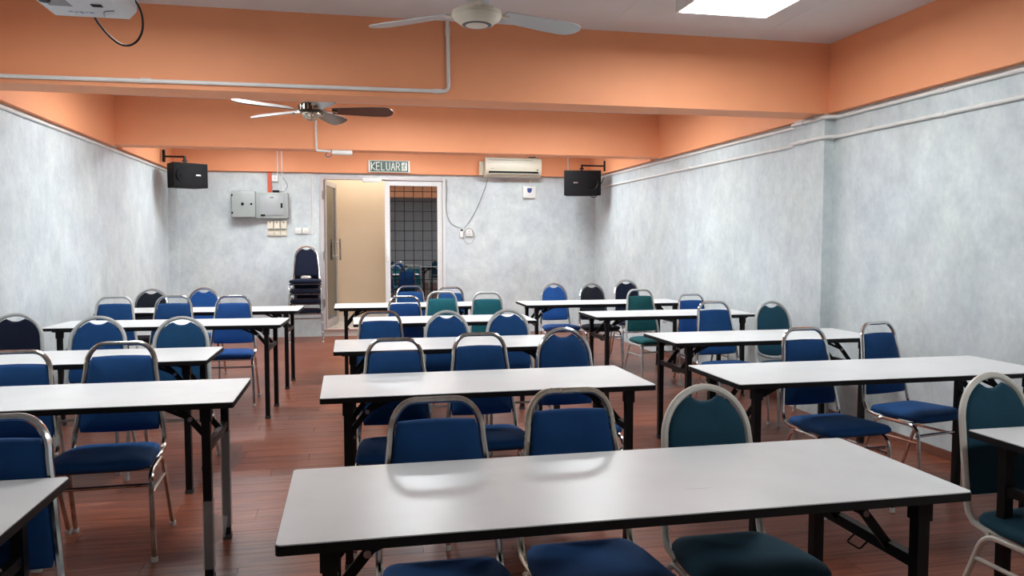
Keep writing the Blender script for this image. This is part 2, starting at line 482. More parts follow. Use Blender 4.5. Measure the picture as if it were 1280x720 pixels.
# pillars
def pillar(parent, x0, x1, y0, y1):
    build(MB().box(x0, x1, y0, y1, 0, 2.43), 'pillar', 'wallpaper', parent, smooth=0)
pillar(wr, WR - 0.09, WR, Y1 + 0.005, Y1 + 0.44)
pillar(wl, WL, WL + 0.09, Y1 + 0.005, Y1 + 0.44)
pillar(wr, WR - 0.32, WR, YB - 0.13, YB)
pillar(wl, WL, WL + 0.12, YB - 0.13, YB)
structure(build(MB().box(WR - 0.012, WR, YF, Y1, 0, 0.06).box(WR - 0.012, WR, Y1 + 0.44, Y2, 0, 0.06), 'baseboard_right', 'skirting_wood', smooth=0), 'low brown baseboard along the right wall')

# corridor behind the door
CY = 12.98
build(MB().box(-1.3, 3.2, YB + 0.12, CY + 0.1, -0.1, 0.10).box(DX0, DX1, YB, YB + 0.12, -0.1, 0.10), 'corridor_slab', 'corridor_tile', fl, smooth=0)
wc = structure(build(MB().box(-1.3, 3.2, CY, CY + 0.1, 0.10, 3.3).box(-1.4, -1.3, YB + 0.12, CY + 0.1, 0.1, 3.3).box(3.2, 3.3, YB + 0.12, CY + 0.1, 0.1, 3.3).box(-1.4, 3.3, YB + 0.12, YB + 0.16, ZC, 3.3), 'wall_corridor', 'beige_paint', smooth=0), 'beige corridor wall seen through the open door')
for k in range(14):
    build(MB().box(-1.28 + k * 0.32, -0.965 + k * 0.32, CY - 0.012, CY, 0.10, 0.22), 'skirting_tile', 'corridor_tile', wc, smooth=0)
build(MB().box(-1.4, 3.3, YB + 0.12, CY + 0.1, 3.3, 3.4), 'corridor_soffit', 'plain_wall', ce, smooth=0)
for k in range(7):
    build(MB().box(DX0 + 0.004 + k * 0.266, DX0 + 0.262 + k * 0.266, YB - 0.004, YB, 0.0, 0.10), 'step_tile', 'corridor_tile', fl, smooth=0)
cl = thing('ceiling_light', (0.3, 12.35, 3.30), 'square corridor ceiling lamp beyond the open door', 'light')  # out of view, added to light the beige corridor wall
build(MB().rbox(-0.6, 0.6, -0.2, 0.2, -0.05, 0.0, 0.01), 'housing', 'white_plastic', cl)
build(MB().box(-0.58, 0.58, -0.18, 0.18, -0.054, -0.05), 'diffuser', 'corridor_light', cl, smooth=0)

# door
dr = bpy.data.objects.new('door_1', None); col.objects.link(dr); dr.location = (DX0, YB, 0.10)
structure(dr, 'aluminium double door, left leaf open, right leaf glazed')
W = DX1 - DX0; Hh = DZ - 0.10
build(MB().box(0, 0.05, -0.02, 0.10, 0, Hh), 'jamb', 'aluminium_lilac', dr, smooth=0)
build(MB().box(W - 0.04, W, -0.02, 0.10, 0, Hh), 'jamb', 'aluminium_white', dr, smooth=0)
build(MB().box(0.05, W - 0.04, -0.02, 0.10, Hh - 0.045, Hh), 'header', 'aluminium_lilac', dr, smooth=0)
build(MB().box(0.0, W, -0.03, 0.11, -0.012, 0.006), 'sill', 'sill_pink', dr, smooth=0)
XM = 0.948        # right leaf starts
def leaf(parent, w, name, frame_mat, glass_mat, hz):
    lf = build(MB().box(0, 0.075, -0.02, 0.02, 0.01, hz).box(w - 0.075, w, -0.02, 0.02, 0.01, hz).box(0.075, w - 0.075, -0.02, 0.02, hz - 0.075, hz).box(0.075, w - 0.075, -0.02, 0.02, 0.01, 0.12), name, frame_mat, parent, smooth=0)
    build(MB().box(0.075, w - 0.075, -0.004, 0.004, 0.12, hz - 0.075), 'glass_pane', glass_mat, lf, smooth=0)
    return lf
hz = Hh - 0.05
rl = leaf(dr, W - 0.045 - XM, 'door_leaf', 'aluminium_white', 'dark_glass', hz); rl.location = (XM, 0.03, 0)
lw = W - 0.045 - XM
nx = 5
for k in range(nx):
    xx = 0.075 + 0.075 + 0.14 * k
    if xx < lw - 0.08:
        build(MB().box(xx - 0.0038, xx + 0.0038, -0.012, -0.005, 0.12, hz - 0.075), 'grille_bar', 'grille_black', rl, smooth=0)
k = 0
while hz - 0.16 - 0.149 * k > 0.14:
    zz = hz - 0.16 - 0.149 * k
    build(MB().box(0.075, lw - 0.075, -0.016, -0.006, zz - 0.0038, zz + 0.0038), 'grille_bar', 'grille_black', rl, smooth=0)
    k += 1
build(MB().rbox(0.012, 0.055, -0.045, -0.02, 1.02, 1.34, 0.008), 'handle_plate', 'white_plastic', rl)
ll = leaf(dr, 0.87, 'door_leaf', 'leaf_grey', 'grey_glass', hz)
ll.location = (0.055, 0.06, 0); ll.rotation_euler = (0, 0, math.radians(80))
for sgn in (-1, 1):
    build(MB().tube([(0.81, sgn * 0.02, 1.08), (0.81, sgn * 0.075, 1.08)], 0.011).tube([(0.81, sgn * 0.02, 1.30), (0.81, sgn * 0.075, 1.30)], 0.009).tube([(0.81, sgn * 0.075, 1.02), (0.81, sgn * 0.075, 1.36)], 0.015), 'pull_handle', 'brushed_steel', ll)
for zz in (0.35, 1.05, 1.95):
    build(MB().tube([(0.045, -0.028, zz), (0.045, -0.028, zz + 0.12)], 0.014), 'hinge', 'brushed_steel', dr)
build(MB().rbox(0.62, 0.90, -0.075, -0.022, Hh - 0.085, Hh - 0.02, 0.008).box(0.90, 0.985, -0.055, -0.035, Hh - 0.035, Hh - 0.022), 'door_closer', 'white_plastic', dr)

# ------------------------------------------------------------------ ceiling lights
def ceiling_panel(x, y, label):
    t = thing('ceiling_light', (x, y, ZC), label, 'light', 'square ceiling light panels')
    w = 0.315; d = 0.115
    build(MB().box(-w, w, -w, -w + 0.015, -d, 0).box(-w, w, w - 0.015, w, -d, 0).box(-w, -w + 0.015, -w + 0.015, w - 0.015, -d, 0).box(w - 0.015, w, -w + 0.015, w - 0.015, -d, 0).box(-w + 0.015, w - 0.015, -w + 0.015, w - 0.015, -0.02, 0), 'frame', 'white_plastic', t, smooth=0)
    build(MB().box(-w + 0.015, w - 0.015, -w + 0.015, w - 0.015, -d + 0.004, -d + 0.012), 'diffuser', 'panel_light', t, smooth=0)
PL_LABELS = ['lit square ceiling panel in front of the near beam, right of the cream fan', 'lit square ceiling panel in front of the near beam, left of the cream fan',
             'lit square panel light between the two orange beams, right side', 'lit square panel light between the two orange beams, left of the dark fan',
             'lit square panel light near the back wall, above the right rear tables', 'lit square panel light near the back wall, above the left rear tables',
             'lit square panel light between the two orange beams, right beside the dark fan', 'lit square panel light in front of the exit sign and door']
for (p, lb) in zip(PANELS, PL_LABELS):
    ceiling_panel(p[0], p[1], lb)
FL_LABELS = ['lit square panel light over the front right of the room behind the camera', 'lit square panel light over the front left of the room behind the camera']
for (p, lb) in zip(FRONT_FILL_PANELS, FL_LABELS):
    ceiling_panel(p[0], p[1], lb)

# ------------------------------------------------------------------ conduits
def conduit(pts, r, label, mat='conduit_white', couplers=(), bend=0.05):
    t = thing('conduit', pts[0], label, 'conduit')
    p0 = Vector(pts[0])
    build(MB().tube([Vector(p) - p0 for p in pts], r, 8, bend=bend), 'pipe', mat, t)
    for c, ax in couplers:
        c = Vector(c) - p0; d = Vector(ax) * 0.03
        build(MB().tube([c - d, c + d], r * 1.3, 8), 'coupling', mat, t)
    return t
R = 0.0135
conduit([(WL + 0.005, Y1 - R, 2.468), (0.70, Y1 - R, 2.482), (0.695, Y1 - R, ZC)], R, 'white conduit along the near orange beam turning up beside the cream fan', bend=0.045,
        couplers=[((-1.3, Y1 - R, 2.475), (1, 0, 0)), ((0.62, Y1 - R, 2.4815), (1, 0, 0)), ((0.695, Y1 - R, 2.90), (0, 0, 1))])
xr = WR - R
def wall_run(z, label, side):
    if side > 0:
        w0, w1, w2 = WR - R, WR - 0.09 - R, WR - 0.065 - R
    else:
        w0, w1, w2 = WL + R, WL + 0.09 + R, WL + 0.065 + R
    pts = [(w0, YF + 0.02, z), (w0, Y1 - 0.07, z), (w1, Y1 - 0.02, z), (w1, Y1 + 0.46, z), (w0, Y1 + 0.50, z), (w0, YB - 0.15, z)]
    conduit(pts, R, label, bend=0.03, couplers=[((w0, 2.9, z), (0, 1, 0)), ((w0, 4.4, z), (0, 1, 0)), ((w0, 8.2, z), (0, 1, 0)), ((w1, Y1 + 0.3, z), (0, 1, 0))])
wall_run(2.40, 'upper white conduit running along the right wall just under the orange band', 1)
wall_run(2.245, 'lower white conduit running along the right wall below the other pipe', 1)
wall_run(2.405, 'white conduit running along the left wall just under the orange band', -1)
conduit([(-0.36, Y2 - R, ZC), (-0.355, Y2 - R, 2.44), (-0.20, Y2 - R, 2.432)], R, 'short white conduit down the middle beam behind the dark fan', bend=0.02)
conduit([(WL + 0.13, YB - 0.008, 2.415), (DX0 - 0.02, YB - 0.008, 2.415)], 0.009, 'thin white trunking under the orange band on the back wall, left of the door', bend=0)
conduit([(-0.535, YB - 0.01, 2.405), (-0.535, YB - 0.01, 1.55)], 0.011, 'white vertical conduit on the back wall beside the door frame', bend=0, couplers=[((-0.535, YB - 0.01, 1.56), (0, 0, 1))])
conduit([(-1.015, YB - 0.08, ZC), (-1.015, YB - 0.08, 2.44), (-1.015, YB - 0.012, 2.42), (-1.015, YB - 0.012, 2.38)], 0.010, 'left of two thin white conduits above the grey switch boxes', bend=0.03)
conduit([(-0.955, YB - 0.08, ZC), (-0.955, YB - 0.08, 2.44), (-0.955, YB - 0.012, 2.42), (-0.955, YB - 0.012, 2.14)], 0.010, 'right of two thin white conduits above the grey switch boxes', bend=0.03)
conduit([(3.36, YB - 0.08, ZC), (3.36, YB - 0.08, 2.44), (3.36, YB - 0.012, 2.42), (3.36, YB - 0.012, 2.2)], 0.010, 'thin white conduit dropping behind the right loudspeaker', bend=0.03)

# ------------------------------------------------------------------ ceiling fans
def blade(r0, r1, w0, w1, pitch, th=0.006, tip=0.09):
    """blade along +x, pitched about x"""
    top = []; n = 9
    out = []
    for i in range(n + 1):
        u = i / n; out.append((r0 + (r1 - tip - r0) * u, (w0 + (w1 - w0) * min(1, u * 1.3)) * 0.5))
    arc = [(r1 - tip + tip * math.sin(a), w1 * 0.5 * math.cos(a)) for a in [math.pi / 2 * k / 5 for k in range(1, 5)]]
    up = out + arc + [(r1, 0)]
    outline = up + [(x, -y) for x, y in reversed(up[:-1])]
    c, s_ = math.cos(pitch), math.sin(pitch)
    fn = lambda u, v, t: (u, v * c - t * s_, v * s_ + t * c)
    return MB().prism(outline, fn, -th / 2, th / 2)
f1 = thing('ceiling_fan', (0.687, 4.20, ZC), 'cream ceiling fan with pale blades in front of the near orange beam', 'fan')
build(MB().lathe([(0.0, 0), (0.085, 0), (0.085, -0.03), (0.05, -0.085), (0.018, -0.10), (0, -0.10)], n=20), 'canopy', 'cream_plastic', f1)
build(MB().tube([(0, 0, -0.09), (0, 0, -0.31)], 0.012, 10), 'downrod', 'cream_plastic', f1)
build(MB().lathe([(0, -0.3013), (0.06, -0.3013), (0.115, -0.3102), (0.132, -0.319), (0.136, -0.3324), (0.131, -0.3383), (0.135, -0.3442), (0.125, -0.3605), (0.108, -0.3723), (0.104, -0.3745), (0.088, -0.3886), (0.055, -0.3945), (0, -0.396)], n=32), 'motor_housing', 'cream_plastic', f1)
build(MB().lathe([(0.066, -0.3912), (0.079, -0.3885), (0.081, -0.3905), (0.067, -0.3935)], n=28), 'vent_ring', 'fan_dark', f1)
for k in range(3):
    a = math.radians(22 + 120 * k)
    b_ = build(blade(0.16, 0.70, 0.12, 0.155, math.radians(-9)), 'blade', 'fan_blade_white', f1, loc=(0, 0, -0.318), rot=(0, 0, a))
    build(MB().box(0.10, 0.20, -0.018, 0.018, -0.006, 0.002), 'blade_bracket', 'cream_plastic', b_, smooth=0)
f2 = thing('ceiling_fan', (-0.335, 7.42, ZC), 'dark brown ceiling fan with bronze hub between the orange beams', 'fan')
DZF = -0.055
build(MB().lathe([(0.0, 0), (0.075, 0), (0.075, -0.03), (0.03, -0.08), (0, -0.08)], n=20), 'canopy', 'fan_bronze', f2)
build(MB().tube([(0, 0, -0.07), (0, 0, -0.26 + DZF)], 0.012, 10), 'downrod', 'fan_bronze', f2)
build(MB().lathe([(0, -0.225), (0.06, -0.225), (0.105, -0.245), (0.115, -0.27), (0.108, -0.31), (0.08, -0.325), (0, -0.325)], n=28), 'motor_housing', 'fan_dark', f2, loc=(0, 0, DZF))
for k in range(18):
    a = 2 * math.pi * k / 18
    build(MB().box(0.109, 0.1175, -0.006, 0.006, -0.300, -0.255), 'vent_rib', 'fan_bronze', f2, smooth=0, loc=(0, 0, DZF), rot=(0, 0, a))
build(MB().lathe([(0, -0.322), (0.085, -0.322), (0.088, -0.335), (0.072, -0.352), (0.060, -0.372), (0.035, -0.39), (0, -0.393)], n=28), 'switch_cup', 'fan_bronze', f2, loc=(0, 0, DZF))
for k in range(5):
    a = math.radians(-4 + 72 * k)
    b_ = build(blade(0.19, 0.75, 0.10, 0.160, math.radians(-21)), 'blade', 'fan_blade_brown', f2, loc=(0, 0, -0.30 + DZF), rot=(0, 0, a))
    pi_ = math.radians(-21)
    build(blade(0.192, 0.748, 0.098, 0.157, pi_, th=0.002), 'top_veneer', 'fan_veneer', b_, loc=(0, -0.0045 * math.sin(pi_), 0.0045 * math.cos(pi_)))
    build(MB().bar((0.07, 0, 0.0), (0.24, 0, -0.012), 0.03, 0.007), 'blade_bracket', 'fan_bronze', b_, smooth=0)

# ------------------------------------------------------------------ projector
pj = thing('projector', (-0.935, 3.10, 2.262), 'white ceiling projector with a hanging black cable loop, upper left', 'projector')
pb = MB()
outl = [(-0.155, 0.03), (-0.13, 0.0), (0.125, 0.0), (0.152, 0.03), (0.155, 0.075), (0.135, 0.095), (-0.135, 0.095), (-0.155, 0.075)]
pb.prism(outl, lambda u, v, t: (u, t, v), -0.125, 0.125)
build(pb, 'body', 'projector_white', pj, smooth=30)
build(MB().box(-0.105, -0.03, -0.085, -0.01, -0.0015, 0.0), 'label_sticker', 'sticker_grey', pj, smooth=0)
for q in range(5):
    build(MB().box(-0.065 + q * 0.018, -0.053 + q * 0.018, 0.055 + 0.006 * (q % 2), 0.066 + 0.006 * (q % 3), -0.0012, 0.0), 'print_mark', 'sticker_blue', pj, smooth=0)
build(MB().box(0.04, 0.075, -0.05, -0.02, -0.002, 0.0), 'vent', 'black_plastic', pj, smooth=0)
build(MB().tube([(0.045, 0.10, -0.001), (0.06, 0.035, -0.001), (0.10, 0.02, -0.001)], 0.0022, 6, bend=0.03), 'panel_seam', 'sticker_grey', pj)
build(MB().lathe([(0, -0.012), (0.018, -0.012), (0.018, 0.004), (0, 0.004)], (-0.09, -0.10, -0.002), 14), 'foot', 'rubber', pj)
build(MB().tube([(-0.06, -0.125, 0.05), (-0.06, -0.150, 0.05)], 0.034, 16), 'lens', 'black_plastic', pj)
build(MB().tube([(0, 0, 0.09), (0, 0, ZC - 2.262)], 0.02, 10), 'mount_pole', 'white_plastic', pj)
build(MB().lathe([(0, 0.09), (0.09, 0.09), (0.09, 0.105), (0, 0.105)], n=16), 'mount_plate', 'white_plastic', pj)
cab = [(0.00, 0.120, 0.012), (0.00, 0.134, 0.004), (0.012, 0.136, -0.018), (0.045, 0.137, -0.062), (0.085, 0.137, -0.094), (0.118, 0.137, -0.098), (0.148, 0.136, -0.080), (0.168, 0.134, -0.042), (0.172, 0.130, 0.0), (0.166, 0.120, 0.04), (0.150, 0.09, 0.07)]
build(MB().tube(cab, 0.0042, 8, bend=0.03, k=3), 'cable', 'black_cable', pj)

# ------------------------------------------------------------------ loudspeakers
def speaker(loc, rz, w, h, d, label, logo_x, bracket_side):
    t = thing('loudspeaker', loc, label, 'speaker', 'wall loudspeakers in the back corners', rz)
    # horizontal cabinet: front at -y, sides taper to the back
    o2 = [(-w / 2, -d / 2), (w / 2, -d / 2), (w / 2 - 0.05, d / 2), (-w / 2 + 0.05, d / 2)]
    build(MB().prism(o2, lambda u, v, z: (u, v, z), -h / 2, h / 2), 'cabinet', 'black_plastic', t, smooth=0)
    n = 14; grid = []
    for i in range(n + 1):
        u = -1 + 2 * i / n
        grid.append((u * (w / 2 - 0.004), -d / 2 - 0.022 * (1 - u * u) - 0.004))
    outl = grid + [(w / 2 - 0.004, -d / 2), (-w / 2 + 0.004, -d / 2)]
    gr = build(MB().prism(outl, lambda u, v, z: (u, v, z), -h / 2 + 0.006, h / 2 - 0.006), 'grille', 'black_plastic', t)
    yy = -d / 2 - 0.026
    wx = -w * 0.22 * (1 if logo_x > 0 else -1)
    build(MB().tube([(wx + h * 0.30 * math.cos(a), yy + 0.006, h * 0.30 * math.sin(a)) for a in [2 * math.pi * k / 24 for k in range(24)]], 0.006, 6, closed=True), 'woofer_ring', 'black_enamel', t)
    for k in range(-3, 4):
        build(MB().box(wx + k * 0.018 - 0.003, wx + k * 0.018 + 0.003, yy + 0.001, yy + 0.008, -0.07 + abs(k) * 0.012, 0.02 - abs(k) * 0.004), 'grille_rib', 'black_enamel', t, smooth=0)
    build(MB().rbox(logo_x - 0.033, logo_x + 0.033, yy - 0.004, yy + 0.012, -0.010, 0.010, 0.003), 'badge', 'brushed_steel', t)
    # bracket: post on top, arm to the wall beam, plate
    bs = bracket_side
    build(MB().bar((0.0, 0.02, h / 2), (0.0, 0.02, h / 2 + 0.10), 0.028).box(-0.045, 0.045, -0.02, 0.06, h / 2, h / 2 + 0.012).bar((-0.03, 0.02, h / 2 + 0.04), (0.03, 0.02, h / 2 + 0.04), 0.02), 'bracket_post', 'black_enamel', t, smooth=0)
    return t
sl = speaker((-2.13, 11.02, 2.29), math.radians(36), 0.46, 0.32, 0.30, 'black loudspeaker hung in the left back corner', 0.09, -1)
build(MB().tube([(0.0, 0.02, 0.255), (-0.205, 0.18, 0.255)], 0.013, 8), 'bracket_arm', 'black_enamel', sl)
build(MB().bar((-0.21, 0.17, 0.18), (-0.21, 0.17, 0.34), 0.05, 0.03, up=(0.8, -0.6, 0)), 'wall_plate', 'black_enamel', sl, smooth=0)
sr = speaker((3.37, 11.03, 2.275), math.radians(-13), 0.54, 0.36, 0.28, 'black loudspeaker hung in the right back corner', -0.10, 1)
build(MB().tube([(0.0, 0.02, 0.265), (0.345, 0.10, 0.265)], 0.013, 8), 'bracket_arm', 'black_enamel', sr)
build(MB().bar((0.345, 0.10, 0.19), (0.345, 0.10, 0.34), 0.05, 0.03, up=(1, 0, 0)), 'wall_plate', 'black_enamel', sr, smooth=0)
build(MB().tube([(0.14, 0.10, -0.168), (0.16, 0.06, -0.20), (0.21, 0.06, -0.20), (0.235, 0.12, -0.15), (0.30, 0.12, 0.02), (0.34, 0.12, 0.10)], 0.007, 6, bend=0.03), 'cable', 'black_cable', sr)

# ------------------------------------------------------------------ exit sign
sg = thing('exit_sign', (0.588, YB - 0.07, 2.535), 'green exit sign reading KELUAR above the door', 'sign')
SWd, SHt = 0.305, 0.088
build(MB().rbox(-SWd, SWd, -0.05, 0.0, -SHt, SHt, 0.004), 'housing', 'sign_white', sg)
build(MB().box(-SWd + 0.026, SWd - 0.026, -0.0525, -0.05, -SHt + 0.010, SHt - 0.010), 'sign_face', 'sign_green', sg, smooth=0)
LET = {'K': [[(0, 0), (0, 1)], [(0.9, 1), (0, 0.45), (0.9, 0)]], 'E': [[(0.8, 1), (0, 1), (0, 0), (0.8, 0)], [(0, 0.52), (0.7, 0.52)]], 'L': [[(0, 1), (0, 0), (0.75, 0)]],
       'U': [[(0, 1), (0, 0.25), (0.2, 0), (0.65, 0), (0.85, 0.25), (0.85, 1)]], 'A': [[(0, 0), (0.45, 1), (0.9, 0)], [(0.17, 0.36), (0.73, 0.36)]],
       'R': [[(0, 0), (0, 1), (0.6, 1), (0.8, 0.85), (0.8, 0.65), (0.6, 0.5), (0, 0.5)], [(0.4, 0.5), (0.85, 0)]]}
lx = -0.262
for ch in 'KELUAR':
    mb = MB()
    for st in LET[ch]:
        for p, q in zip(st[:-1], st[1:]):
            P = Vector((lx + p[0] * 0.058, -0.0545, -0.055 + p[1] * 0.11)); Q = Vector((lx + q[0] * 0.058, -0.0545, -0.055 + q[1] * 0.11))
            d = (Q - P).normalized() * 0.005
            mb.bar(P - d, Q + d, 0.004, 0.0115, up=(d.z, 0, -d.x))
    build(mb, 'letter', 'sign_white', sg, smooth=0)
    lx += 0.073
pk = build(MB().box(0.182, 0.262, -0.0545, -0.0525, -0.06, 0.06), 'pictogram', 'sign_white', sg, smooth=0)
man = MB().lathe([(0, 0), (0.011, 0), (0.011, 0.001), (0, 0.001)], n=12)
man.v = [(x + 0.232, -0.0550 - z, y + 0.040) for x, y, z in man.v]
for P, Q in (((0.226, 0.026), (0.214, -0.010)), ((0.226, 0.022), (0.246, 0.008)), ((0.224, 0.022), (0.202, 0.014)), ((0.202, 0.014), (0.196, -0.002)), ((0.214, -0.008), (0.232, -0.024)), ((0.232, -0.024), (0.226, -0.050)), ((0.214, -0.010), (0.206, -0.034)), ((0.206, -0.034), (0.188, -0.040))):
    dd = Vector((Q[0] - P[0], 0, Q[1] - P[1])).normalized()
    man.bar((P[0], -0.0552, P[1]), (Q[0], -0.0552, Q[1]), 0.0016, 0.010, up=(dd.z, 0, -dd.x))
build(man, 'running_figure', 'sign_green', pk, smooth=0)

# ------------------------------------------------------------------ air conditioner
ac = thing('air_conditioner', (2.455, YB - 0.07, 2.40), 'cream wall air conditioner above the plain back wall', 'air conditioner')
prof = [(0.0, 0.0), (-0.10, 0.0), (-0.165, 0.045), (-0.185, 0.09), (-0.190, 0.24), (-0.165, 0.285), (-0.12, 0.30), (0.0, 0.30)]
build(MB().prism(prof, lambda u, v, t: (t, u, v), -0.415, 0.415), 'body', 'cream_plastic', ac, smooth=35)
for s_ in (-1, 1):
    build(MB().prism([(u * 1.02 if u else 0, v) for u, v in prof], lambda u, v, t: (t, u, v), s_ * 0.415, s_ * 0.435), 'end_cap', 'ivory_plastic', ac, smooth=35)
build(MB().box(-0.385, 0.385, -0.1905, -0.155, 0.055, 0.085), 'air_outlet', 'black_plastic', ac, smooth=0)
build(MB().box(-0.38, 0.30, -0.193, -0.16, 0.247, 0.256), 'intake_slot', 'grey_steel_box', ac, smooth=0)
build(MB().bar((-0.38, -0.185, 0.050), (0.38, -0.185, 0.050), 0.03, 0.006), 'louvre', 'cream_plastic', ac, smooth=0)
build(MB().box(-0.355, -0.315, -0.1915, -0.188, 0.118, 0.126), 'badge', 'grey_steel_box', ac, smooth=0)
build(MB().box(0.36, 0.38, -0.1915, -0.188, 0.10, 0.118), 'indicator', 'black_plastic', ac, smooth=0)
build(MB().rbox(-0.51, -0.437, -0.09, 0.0, 0.03, 0.235, 0.006), 'pipe_cover', 'ivory_plastic', ac)
build(MB().bar((0.25, -0.10, 0.305), (0.36, -0.10, 0.315), 0.03, 0.015), 'remote_clip', 'black_plastic', ac, smooth=0)
ab = thing('isolator_switch', (2.75, YB, 2.185), 'white switch box with blue tag below the air conditioner', 'switch')
build(MB().rbox(-0.10, 0.10, -0.05, 0.0, -0.09, 0.09, 0.006), 'box', 'white_plastic', ab)
build(MB().prism([(-0.036, 0.062), (0.036, 0.062), (0.036, 0.02), (0.02, -0.004), (0, -0.012), (-0.02, -0.004), (-0.036, 0.02)], lambda u, v, t: (u, t, v), -0.053, -0.05), 'tag', 'blue_tag', ab, smooth=0)
build(MB().tube([(0.01, -0.03, 0.09), (0.015, -0.04, 0.15), (0.03, -0.05, 0.21)], 0.008, 6, bend=0.03), 'lead', 'white_plastic', ab)
# cable from ac to small sockets and to door frame
cb = thing('wall_cable', (1.70, YB - 0.004, 1.60), 'thin dark cable drooping across the back wall beside the door', 'cable')
def sag(a, b, s, n=10):
    a = Vector(a); b = Vector(b)
    return [a.lerp(b, i / n) + Vector((0, 0, -s * 4 * (i / n) * (1 - i / n))) for i in range(n + 1)]
build(MB().tube(sag((0.40, -0.004, 0.78), (0.02, -0.004, 0.02), 0.10), 0.005, 6), 'strand', 'grey_cable', cb)
build(MB().tube([(-0.25, -0.004, 0.76), (-0.235, -0.004, 0.62), (-0.25, -0.004, 0.40), (-0.245, -0.004, 0.25), (-0.20, -0.004, 0.12), (-0.12, -0.004, 0.05), (0.0, -0.004, 0.02)], 0.005, 6, bend=0.06), 'strand', 'grey_cable', cb)
build(MB().tube([(0.10 + 0.085 * math.cos(a), -0.004, -0.10 + 0.12 * math.sin(a)) for a in [2 * math.pi * k / 20 for k in range(20)]], 0.0035, 6, closed=True), 'loop', 'grey_cable', cb)
sk = thing('wall_socket', (1.685, YB, 1.535), 'narrow white socket on the drooping cable right of the door', 'socket')
build(MB().rbox(-0.03, 0.03, -0.03, 0, -0.06, 0.06, 0.008), 'box', 'white_plastic', sk)
build(MB().box(-0.02, 0.02, -0.034, -0.03, 0.045, 0.07), 'plug', 'black_plastic', sk, smooth=0)
sk = thing('wall_socket', (1.80, YB, 1.55), 'square white socket with cable loop right of the door', 'socket')
build(MB().rbox(-0.045, 0.045, -0.04, 0, -0.05, 0.05, 0.006), 'box', 'white_plastic', sk)
build(MB().box(-0.004, 0.004, -0.042, -0.04, 0.012, 0.028).box(-0.02, -0.012, -0.042, -0.04, -0.02, -0.008).box(0.012, 0.02, -0.042, -0.04, -0.02, -0.008), 'pin_holes', 'black_plastic', sk, smooth=0)

# ------------------------------------------------------------------ distribution boxes, switches
eb = thing('switch_box', (-1.495, YB, 1.955), 'grey steel switch box with round knob, left of the fuse box', 'electrical box')
build(MB().rbox(-0.155, 0.17, -0.16, 0.0, -0.19, 0.19, 0.01), 'body', 'grey_steel_box', eb)
build(MB().rbox(-0.15, 0.165, -0.172, -0.16, -0.185, 0.185, 0.005), 'front_cover', 'grey_steel_box', eb)
kn = MB().lathe([(0, 0), (0.022, 0), (0.02, 0.014), (0, 0.014)], n=16); kn.v = [(x - 0.005, -0.172 - z, y + 0.0) for x, y, z in kn.v]; kn.box(-0.010, 0.0, -0.198, -0.186, -0.025, 0.025)
build(kn, 'knob', 'black_plastic', eb)
kn = MB().lathe([(0, 0), (0.016, 0), (0.016, 0.008), (0, 0.008)], n=14); kn.v = [(x + 0.115, -0.172 - z, y) for x, y, z in kn.v]
build(kn, 'lock', 'black_plastic', eb)
for zz in (-0.125, 0.125):
    build(MB().rbox(-0.157, -0.135, -0.18, -0.165, zz - 0.014, zz + 0.014, 0.004), 'hinge', 'black_plastic', eb)
fb = thing('fuse_box', (-1.098, YB, 1.945), 'grey steel fuse box with a flush door, right of the switch box', 'electrical box')
build(MB().rbox(-0.226, 0.222, -0.11, 0.0, -0.19, 0.182, 0.006), 'body', 'grey_steel_box', fb)
d_ = build(MB().rbox(-0.165, 0.160, -0.125, -0.11, -0.145, 0.135, 0.004), 'door', 'grey_steel_door', fb)
build(MB().box(0.12, 0.145, -0.131, -0.125, -0.04, 0.03), 'latch', 'black_plastic', d_, smooth=0)
build(MB().box(-0.03, 0.025, -0.127, -0.125, 0.105, 0.115), 'badge', 'black_plastic', d_, smooth=0)
build(MB().box(-0.16, -0.10, -0.127, -0.11, -0.160, -0.135), 'sticker', 'black_plastic', fb, smooth=0)
tag(build(MB().box(-1.165, -1.105, YB - 0.03, YB, 2.128, 2.432), 'cable_trunking', 'red_trunk', smooth=0), 'short red vertical trunking above the fuse box', 'trunking')
jb = thing('junction_box', (-1.058, YB, 2.335), 'small white junction box beside the red trunking', 'junction box')
build(MB().rbox(-0.045, 0.045, -0.045, 0, -0.045, 0.045, 0.005), 'box', 'white_plastic', jb)
build(MB().box(-0.008, 0.008, -0.047, -0.045, -0.004, 0.012), 'screw', 'brushed_steel', jb, smooth=0)
ad = thing('power_adapter', (-1.045, YB, 2.135), 'black power adapter with thin wire on top of the fuse box', 'adapter')
build(MB().rbox(-0.05, 0.045, -0.075, -0.03, -0.006, 0.03, 0.005), 'body', 'black_plastic', ad)
build(MB().tube([(0.045, -0.05, 0.01), (0.12, -0.04, 0.01), (0.165, -0.015, 0.10), (0.12, -0.012, 0.19), (0.06, -0.012, 0.26)], 0.003, 6, bend=0.03), 'wire', 'black_cable', ad)
for k in range(3):
    xx = -1.135 + k * 0.093
    rg = thing('fan_regulator', (xx, YB, 1.655), ['leftmost', 'middle', 'rightmost'][k] + ' of the three ivory fan regulators under the fuse box', 'switch', 'fan regulators')
    build(MB().rbox(-0.040, 0.040, -0.05, 0, -0.060, 0.062, 0.006), 'box', 'ivory_plastic', rg)
    build(MB().box(-0.008, 0.008, -0.053, -0.05, 0.032, 0.046), 'indicator', 'black_plastic', rg, smooth=0)
    build(MB().rbox(-0.032, 0.032, -0.062, -0.045, -0.058, -0.044, 0.004), 'dial', 'grey_steel_box', rg)
    sw = thing('wall_switch', (xx, YB, 1.545), ['leftmost', 'middle', 'rightmost'][k] + ' of the three ivory wall switches below the fan regulators', 'switch', 'wall switches')
    build(MB().rbox(-0.044, 0.044, -0.03, 0, -0.043, 0.043, 0.005), 'plate', 'ivory_plastic', sw)
    build(MB().rbox(-0.012, 0.012, -0.036, -0.03, -0.018, 0.018, 0.002), 'rocker', 'white_plastic', sw)
